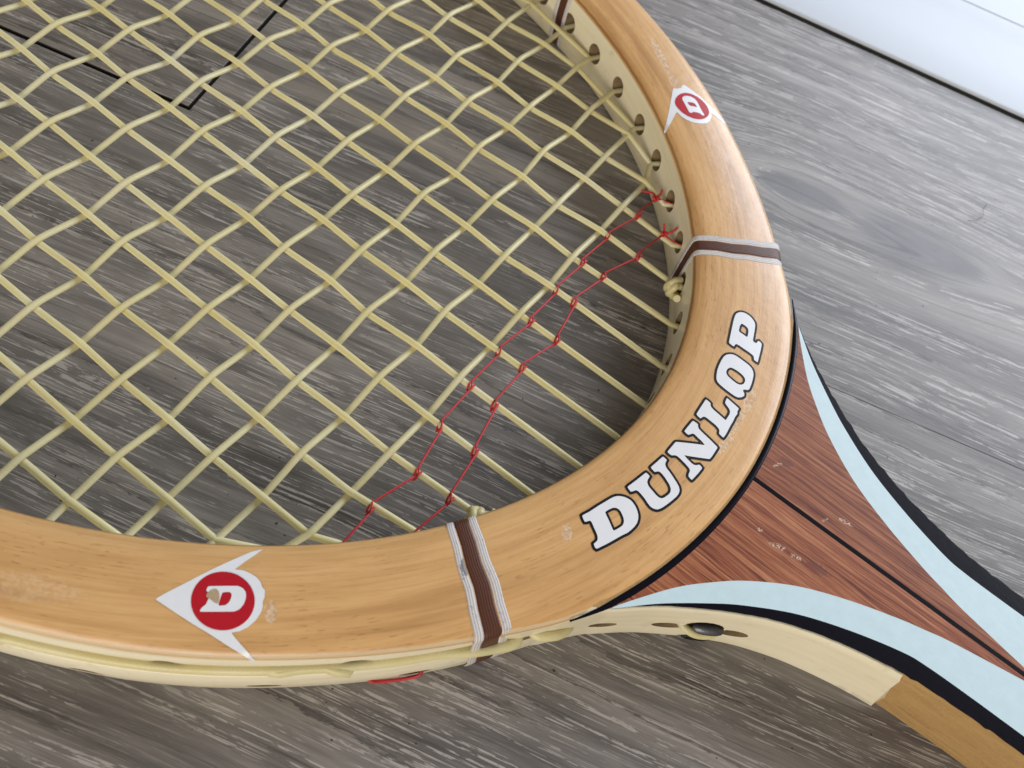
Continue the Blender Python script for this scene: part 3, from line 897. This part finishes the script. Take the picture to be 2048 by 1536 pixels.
LOGOS={
 'near':{'arrow':[(135.29,-85.15),(135.87,-83.32),(136.83,-80.79),(137.75,-78.17),(138.73,-75.55),(139.81,-72.97),(140.96,-70.4),(142.04,-68.82),(141.81,-70.47),(141.41,-72.31),(141.12,-74.23),(142.1,-73.52),(143.38,-73.12),(144.7,-72.94),(145.82,-73.12),(146.56,-73.59),(147.21,-73.59),(148.03,-74.51),(148.26,-75.19),(148.87,-75.73),(149.28,-76.59),(149.5,-77.92),(149.32,-79.39),(148.77,-80.64),(147.91,-81.58),(149.0,-81.77),(150.41,-81.93),(152.19,-82.11),(153.92,-82.43),(153.2,-82.59),(150.9,-82.97),(148.61,-83.35),(145.46,-83.76),(142.38,-84.27),(139.19,-84.68),(136.76,-84.97)],'disc':[(147.26,-75.86),(147.74,-76.43),(148.11,-77.06),(148.35,-77.74),(148.46,-78.44),(148.44,-79.15),(148.29,-79.86),(148.02,-80.53),(147.63,-81.17),(147.14,-81.74),(146.55,-82.25),(145.89,-82.66),(145.17,-82.99),(144.4,-83.2),(143.61,-83.31),(142.82,-83.31),(142.04,-83.2),(141.29,-82.98),(140.59,-82.65),(139.96,-82.23),(139.41,-81.71),(138.97,-81.13),(138.63,-80.48),(138.41,-79.79),(138.32,-79.07),(138.37,-78.34),(138.54,-77.63),(138.85,-76.94),(139.28,-76.31),(139.82,-75.74),(140.46,-75.26),(141.18,-74.87),(141.96,-74.59),(142.78,-74.43),(143.62,-74.39),(144.45,-74.46),(145.25,-74.65),(146.0,-74.96),(146.68,-75.36)],'D':[(139.96,-78.74),(142.09,-76.95),(143.51,-75.8),(144.36,-75.55),(145.21,-75.74),(145.89,-76.41),(146.31,-77.28),(146.37,-78.25),(146.03,-79.0),(144.05,-80.62),(141.86,-82.38),(141.68,-81.51),(141.89,-81.01),(141.41,-79.86),(141.07,-79.27),(140.28,-79.48)],'ctr':[(142.38,-78.04),(143.29,-77.21),(143.73,-77.29),(144.12,-77.84),(144.4,-78.65),(144.23,-79.21),(143.43,-79.94),(142.91,-78.99)],'chip':[(140.78,-78.55),(141.43,-78.11),(142.37,-78.56),(143.39,-79.72),(142.6,-79.93),(141.61,-79.87),(140.92,-80.26),(140.63,-79.28)]},
 'far':{'arrow':[(134.7, 82.65),(134.95, 82.47),(135.55, 83.0),(136.23, 84.1),(135.86, 85.32),(136.37, 85.94),(137.66, 85.8),(139.74, 85.7),(141.72, 85.52),(144.1, 84.88),(146.06, 84.5),(148.33, 84.06),(150.58, 82.86),(151.5, 82.12),(149.5, 82.35),(146.46, 82.75),(147.36, 81.21),(147.7, 79.74),(147.61, 78.24),(146.93, 77.12),(145.98, 76.29),(144.68, 75.45),(143.1, 75.1),(141.52, 75.18),(139.94, 75.69),(139.92, 75.09),(140.35, 73.15),(140.82, 70.75),(141.29, 67.98),(140.83, 68.32),(139.49, 71.49),(138.15, 74.67),(136.46, 78.46),(135.27, 81.06)],'disc':[(137.7, 78.22),(137.15, 79.55),(137.04, 81.16),(137.41, 82.55),(138.12, 83.59),(139.39, 84.4),(140.94, 84.74),(142.61, 84.65),(144.11, 84.12),(145.33, 83.23),(146.19, 82.14),(146.54, 80.89),(146.46, 79.61),(146.05, 78.45),(145.38, 77.58),(144.15, 76.79),(142.57, 76.42),(140.99, 76.49),(139.4, 77.0),(138.29, 77.56)],'D':[(138.25, 81.11),(138.33, 81.87),(138.73, 82.55),(139.56, 83.17),(140.64, 83.38),(141.59, 83.11),(142.94, 82.13),(144.35, 81.02),(145.87, 80.06),(145.52, 79.64),(144.97, 79.57),(144.62, 79.84),(143.63, 79.27),(142.84, 78.61),(143.03, 78.17),(142.4, 77.82),(141.26, 78.65),(139.92, 79.61),(138.68, 80.48)],'ctr':[(140.08, 80.67),(140.54, 81.23),(141.51, 81.84),(141.99, 81.7),(142.97, 81.12),(142.18, 80.66),(141.23, 80.04),(140.6, 80.23)]},
}
def densify(loop, step):
    out = []
    n = len(loop)
    for i in range(n):
        a, b = Vector(loop[i]+(0,)), Vector(loop[(i+1) % n]+(0,))
        k = max(1, int((b-a).length/step))
        for j in range(k):
            v = a.lerp(b, j/k); out.append((v.x, v.y))
    return out
def rounded(loop, it=2, w=.25):
    """chaikin-like softening of traced corners"""
    P = densify(loop, .3)
    for _ in range(it):
        P = [tuple(P[i][k]*(1-2*w)+(P[i-1][k]+P[(i+1) % len(P)][k])*w for k in (0, 1)) for i in range(len(P))]
    return P
def area2(loop): return sum(loop[i][0]*loop[(i+1) % len(loop)][1]-loop[(i+1) % len(loop)][0]*loop[i][1] for i in range(len(loop)))
def offset(loop, d):
    """outward for d>0 (counter-clockwise loop)"""
    n = len(loop)
    if area2(loop) < 0: loop = loop[::-1]
    out = []
    for i in range(n):
        p0, p1, p2 = Vector(loop[i-1]), Vector(loop[i]), Vector(loop[(i+1) % n])
        t1, t2 = (p1-p0).normalized(), (p2-p1).normalized()
        n1, n2 = Vector((t1.y, -t1.x)), Vector((t2.y, -t2.x))
        m = n1+n2
        if m.length < 1e-3: m = n1
        m.normalize()
        k = d/max(.45, m.dot(n1))
        out.append(tuple(p1+m*k))
    return out
def drape(name, loops, mat, lift, parent, label=None):
    bm = bmesh.new()
    es_ = []
    for loop in loops:
        vs = [bm.verts.new((x, y, 0)) for x, y in loop]
        es_ += [bm.edges.new((vs[i], vs[(i+1) % len(vs)])) for i in range(len(vs))]
    bmesh.ops.triangle_fill(bm, use_beauty=True, use_dissolve=False, edges=es_)
    xs = [v.co.x for v in bm.verts]; ys = [v.co.y for v in bm.verts]
    for ax_, lo, hi in ((0, min(xs), max(xs)), (1, min(ys), max(ys))):
        k = math.ceil(lo/1.3)*1.3
        while k < hi:
            co = Vector((k, 0, 0)) if ax_ == 0 else Vector((0, k, 0))
            no = Vector((1, 0, 0)) if ax_ == 0 else Vector((0, 1, 0))
            bmesh.ops.bisect_plane(bm, geom=bm.verts[:]+bm.edges[:]+bm.faces[:], plane_co=co, plane_no=no)
            k += 1.3
    bmesh.ops.triangulate(bm, faces=bm.faces)
    for f in bm.faces:
        f.smooth = True
        if f.normal.z < 0: f.normal_flip()
    for v in bm.verts:
        v.co = Vector((v.co.x*MM, v.co.y*MM, (ztop(v.co.x, v.co.y)+lift+LIFT)*MM))
    me = bpy.data.meshes.new(name); bm.to_mesh(me); bm.free()
    o = link(name, me, mat, parent)
    if label: o["label"] = label
    return o

for ch, loops in LETTERS.items():
    loops = [rounded(l, 1, .15) for l in loops]
    letter = drape("letter", loops, M['white'], .10, racket, "white slab serif letter %s of the word on the throat side of the head" % ch)
    outer = offset(loops[0], .50)
    ink = [outer] if len(loops) == 1 else [outer, offset(loops[1], -.46)]
    drape("letter_outline", ink, M['ink'], .055, letter)
# the second letter's twin is already apart; worn flake across L and O
for which, lg in LOGOS.items():
    side_txt = "near" if which == "near" else "far"
    emb = drape("emblem", [rounded(lg['arrow'], 1, .15)], M['white'], .055, racket, "white arrowhead emblem with red disc on the %s arm of the head" % side_txt)
    drape("emblem_disc", [rounded(lg['disc'], 2, .25)], M['redink'], .10, emb)
    drape("emblem_letter", [rounded(lg['D'], 1, .18), rounded(lg['ctr'], 1, .18)], M['white'], .145, emb, "white italic letter D")
    if 'chip' in lg:
        drape("emblem_chip", [rounded(lg['chip'], 2, .25)], M['chip'], .18, emb, "worn tan patch in the white letter")

# ---------------------------------------------------------------- whipping bands
def full_prof(s):
    w = W(s)
    top = []
    for k in range(11):
        d = .9+(w-1.8)*k/10
        t = 2*d/w-1
        top.append((d, 9.9-.7*t*t))
    P = [(1.6, -9.97), (.3, -9.3), (-.3, -8.2), (-.5, -5), (-.55, 0), (-.5, 5), (-.36, 7.8), (-.15, 8.7), (.35, 9.15)]+top
    P += [(w-.3, 9.1), (w+.2, 8.6)]+[(w+wall_off(s, z)+.05, z) for z in (7.4, 5, 2.5, 0, -2.5, -5, -7.8, -9.0)]+[(w-.3, -9.75), (w-1.8, -9.97)]
    return P
def band(s0, widths, off, slip):
    # slip: mm the whole whipping leans along the head from inner to outer edge
    for (a, b, mk, nm, lab) in widths:
        V, U = [], []
        cols = 9
        for i in range(cols):
            f = i/(cols-1)
            pr = full_prof(s0)
            n = len(pr)
            L = 0
            for j in range(n):
                d0, z0 = pr[j-1]; d1, z1 = pr[(j+1) % n]
                tx, tz = d1-d0, z1-z0
                ln = math.hypot(tx, tz) or 1
                nx, nz = -tz/ln, tx/ln
                if j: L += math.hypot(pr[j][0]-pr[j-1][0], pr[j][1]-pr[j-1][1])
                wob = .14*math.sin(L*.31+s0)+.10*math.sin(L*.83)
                h = off*(math.sin(math.pi*f)**.5*.75+.25) if 0 < f < 1 else -.06
                s = s0+a+(b-a)*f+wob+slip*(pr[j][0]/20-.5)
                zz = max(pr[j][1]+nz*h, -10.0)
                V.append(at(s, pr[j][0]+nx*h, zz)); U.append((L/100, (a+(b-a)*f)/10))
        me = mesh(nm, V, grid_faces(cols, n, False, True), U)
        bm = bmesh.new(); bm.from_mesh(me); bmesh.ops.recalc_face_normals(bm, faces=bm.faces); bm.to_mesh(me); bm.free()
        o = link(nm, me, M[mk], racket)
        o["label"] = lab
    return
for s0, sl in ((45.6, .8), (-46.9, -.8), (136.5, 0), (-136.5, 0)):
    w_ = [(-2.85, -1.40, 'white_thread', "white_whipping", "white thread whipping round the head"),
          (-1.50, 1.35, 'brown_thread', "brown_whipping", "brown thread whipping between two white ones"),
          (1.25, 2.75, 'white_thread', "white_whipping", "white thread whipping round the head")]
    band(s0, w_, .13, sl)

# ---------------------------------------------------------------- strings
MSP, CSP = 10.895, 12.0
MY = [m*MSP-16.94 for m in range(-8, 11)]
MIDX = list(range(-8, 11))
R_S = .71
def inner_x(y):
    t = max(0.0, 1-abs(y/BB)**NN)**(1/NN)
    return XC-AA*t, XC+AA*t
def inner_y(x):
    t = max(0.0, 1-abs((x-XC)/AA)**NN)**(1/NN)
    return -BB*t, BB*t
JIT = {}
def node(m, k):
    if (m, k) not in JIT:
        JIT[(m, k)] = (rng.gauss(0, .22), rng.gauss(0, .18))
    j = JIT[(m, k)]
    return Vector((k*CSP+j[0], m*MSP-16.94+j[1], 0))
KS = list(range(-8, 13))
def inside(v, marg):
    s, d = sd(v.x, v.y)
    return d < -marg
def near_hole(v, lim=9.5):
    s, d = sd(v.x, v.y)
    h = min(HOLES, key=lambda q: abs(q-s))
    return h if abs(h-s) < (lim if v.y > 0 else 3.0) else s
def main_hole(v):
    s, d = sd(v.x, v.y)
    if abs(v.y) < 44 or v.x < XC: return near_hole(v)
    c_ = [h for h in HOLES if h*s > 0 and abs(h) <= abs(s)+1.5]
    return max(c_, key=abs)
def string(name, nodes, ends, amp, lead, label=None):
    """nodes: (point, +1 over / -1 under); ends: wall points"""
    path = []
    nodes = list(nodes)
    fn = main_hole if name == 'main_string' else near_hole
    ha, hb = fn(ends[0]), fn(ends[1])
    while len(nodes) > 2 and (nodes[0][0]-at(ha, 0)).length < 6.5: nodes.pop(0)
    while len(nodes) > 2 and (nodes[-1][0]-at(hb, 0)).length < 6.5: nodes.pop()
    path += [at(ha, 5.0, -.3), at(ha, 1.2, -.5), at(ha, -1.6, -.4)]
    n = len(nodes)
    q_ = []
    for i, (v, sg) in enumerate(nodes):
        q_.append(v+Vector((0, 0, sg*amp)))
        if i < n-1: q_.append((v+nodes[i+1][0])/2+Vector((0, 0, (sg+nodes[i+1][1])*amp*.5)))
    path += catmull(q_, 1.0)
    path += [at(hb, -1.6, -.4), at(hb, 1.2, -.5), at(hb, 5.0, -.3)]
    return tube(name, path, R_S, M['string_pale' if name == 'cross_string' else 'string'], racket, 12, flat=.86)
for m, y in zip(MIDX, MY):
    if abs(y) > BB-8: continue
    xa, xb = inner_x(y)
    nodes = []
    for k in KS:
        v = node(m, k)
        if inside(v, 3.0): nodes.append((v, 1 if (k+m) % 2 == 1 else -1))
    if len(nodes) < 2: continue
    string("main_string", nodes, (Vector((xa, y, 0)), Vector((xb, y, 0))), .37, 0)
for k in KS:
    x = k*CSP
    ya, yb = inner_y(x)
    nodes = []
    for m, y in zip(MIDX, MY):
        if abs(y) > BB-8: continue
        v = node(m, k)
        if inside(v, 3.0): nodes.append((v, -1 if (k+m) % 2 == 1 else 1))
    if len(nodes) < 2: continue
    string("cross_string", nodes, (Vector((x, ya, 0)), Vector((x, yb, 0))), .82, 0)

# strings carried round the outside in the groove
def groove_run(sgn, s_in, s_out, name="outer_string", r=1.0):
    P = [at(sgn*s_in, W(s_in)-1.5, 3.0), at(sgn*(s_in+1.2), W(s_in)+wall_off(s_in, 3)+.3, 3.1)]
    for s in np.arange(s_in+4, s_out-3, 4.0):
        g = smoothstep(42, 49, s)
        lift = .75 if abs(s-46.8) < 4.5 else 0
        P.append(at(sgn*s, W(s)+wall_off(s, 3.5)-.95*g+.42+lift, 3.5))
    P += [at(sgn*(s_out-1), W(s_out)+wall_off(s_out, 3)-.3, 3.3), at(sgn*s_out, W(s_out)-1.5, 3.3)]
    return tube(name, catmull(P, 1.2), r, M['string'], racket, 12)
groove_run(-1, 42.3, 79.0); groove_run(-1, 66.5, 118, r=1.02); groove_run(-1, 120, 170)
groove_run(1, 52, 92); groove_run(1, 93, 150)
# short loop between two outlets by the throat
def wall_pt(s, out, z):
    return at(s, W(s)+wall_off(s, z)+out, z)
tube("outer_string", catmull([wall_pt(-41.0, -2.0, 2.4), wall_pt(-40.2, .1, 2.6), wall_pt(-38.2, .9, 2.2), wall_pt(-36.4, .9, 1.2), wall_pt(-34.8, .1, .3), wall_pt(-34.2, -2, .2)], .4), .95, M['string'], racket, 12)

# tied-off string ends where the last cross stops
def knot(s, flip):
    b = at(s, -1.9, .2)
    t = (at(s+1, 0, 0)-at(s-1, 0, 0)).normalized()*flip
    o = (at(s, 0, 0)-at(s, 1, 0)).normalized()
    u = Vector((0, 0, 1))
    pts_ = [b-o*3, b+u*1.2+t*.4, b+u*1.6+o*.4+t*1.3, b+o*1.3+t*1.8-u*.2, b+o*.6+t*1.0-u*1.4, b-t*.6-u*1.1, b-t*1.3+u*.3, b-t*.6+u*1.5+o*.5, b+t*.8+o*1.5+u*.8, b+t*2.2+o*.5-u*.4, b+t*3.4-o*.4+u*.5, b+t*4.3-o*.2+u*1.3]
    tube("string_knot", catmull(pts_, .35), [.88]*0 or .85, M['string'], racket, 10)
    tube("string_knot", catmull([b+u*1.4-t*1.3-o*1.0, b+u*1.7+o*.9, b-u*.1+o*1.9+t*.4, b-u*1.6+o*.6+t*.3, b-u*1.3-o*1.2+t*1.6], .35), .85, M['string'], racket, 10)
knot(39.2, -1); knot(-42.2, 1)

# ---------------------------------------------------------------- red trebling thread
TH1 = [(149.0, 56.2), (148.6, 48.43), (146.5, 37.53), (146.5, 26.64), (146.3, 15.74), (147.0, 4.85), (146.3, -6.05), (147.0, -16.94), (147.9, -27.84), (151.0, -38.73), (148.8, -49.63), (149.4, -58.2)]
TH2 = [(156.4, 48.0), (155.4, 37.53), (152.3, 26.64), (151.2, 15.74), (154.1, 4.85), (152.5, -6.05), (153.3, -16.94), (156.6, -27.84), (159.0, -38.73), (158.0, -48.0)]
def trebling(pts_, tail):
    P = []
    R2 = R_S+.16
    n = len(pts_)
    for i, (x, y) in enumerate(pts_):
        if i in (0, n-1):
            P.append(Vector((x, y, .2)))
            continue
        zc = .25*(1 if i % 2 else -1)
        c = Vector((x, y, zc))
        for k in range(0, 15):                     # one turn round the main string
            a = math.radians(20+k*(360+40)/14)
            P.append(c+Vector((-.55+1.1*k/14, math.cos(a)*R2, math.sin(a)*R2)))
    o = tube("trebling_thread", P, .23, M['red'], racket, 8)
    # small hitch over each turn
    for i, (x, y) in enumerate(pts_[1:-1]):
        a0 = Vector((x-.25, y+.9, .75)); 
        tube("thread_hitch", catmull([Vector((x-.6, y+1.15, .25)), Vector((x-.1, y+.55, 1.15)), Vector((x+.45, y-.35, 1.25)), Vector((x+.5, y-1.1, .45)), Vector((x+.1, y-1.45, -.2))], .25), .17, M['red'], o, 8)
    for q in tail:
        tube("thread_tail", catmull(q, .3), .27, M['red'], o, 8)
    x, y = pts_[0]
    c = Vector((x, y, .3))
    ring_ = [c+Vector((.55*math.cos(a)+.15*math.sin(3*a), .55*math.sin(a), .45*math.sin(2*a)+.2)) for a in [2*math.pi*k/22*1.9 for k in range(23)]]
    tube("thread_knot", ring_, .30, M['red'], o, 8)
h52 = at(65.3, 0, 0)
trebling(TH1, [[Vector((149.0, 56.2, .4)), Vector((147.8, 57.0, .6)), Vector((146.5, 56.4, .7)), Vector((145.0, 55.6, .5))],
               [Vector((149.0, 56.2, .4)), Vector((149.3, 57.6, 1.2)), Vector((149.0, 58.6, 1.9))],
               [Vector((149.0, 56.2, .2)), Vector((150.3, 57.4, .1)), at(65.3, .2, 0), at(65.3, 4, 0)]])
trebling(TH2, [[Vector((156.4, 48.0, .4)), Vector((155.7, 49.0, 1.2)), Vector((155.1, 49.4, 1.9))],
               [Vector((156.4, 48.0, .4)), Vector((157.4, 48.6, 1.2)), Vector((158.1, 49.6, 2.0)), Vector((158.2, 50.3, 2.4))],
               [Vector((156.4, 48.0, .2)), Vector((158.2, 48.0, .1)), at(52.42, .2, 0), at(52.42, 4, 0)]])
for pts_ in (TH1, TH2):
    x, y = pts_[-1]
    s, d = sd(x, y)
    h = min(HOLES, key=lambda q: abs(q-s))
    tube("trebling_thread", [Vector((x, y, .2)), at(h, -.8, 0), at(h, 4, 0)], .25, M['red'], racket, 8)
# the thread shows again on the outer wall of the near arm
tube("trebling_thread", catmull([wall_pt(-56.6, -1.5, -4.9), wall_pt(-57.0, .25, -5.2), wall_pt(-59.2, .5, -6.6), wall_pt(-62.4, .35, -7.0), wall_pt(-64.3, .1, -6.7), wall_pt(-65.2, -1.5, -6.5)], .5), .32, M['red'], racket, 8)

# ---------------------------------------------------------------- litter on the floor
def hair(pts_, label, r=.05):
    base = [Vector((x, y, z-LIFT+r)) for x, y, z in pts_]
    o = tube("hair", catmull(base, .8), r, M['ink'], None, 5)
    tag(o, label, "hair")
hair([(219.5, 129.0, .0), (221.5, 131.0, .5), (222.3, 133.5, .7), (221.6, 137.0, .3), (221.9, 140.0, .0)], "thin curved dark hair on the floor right of the racket")
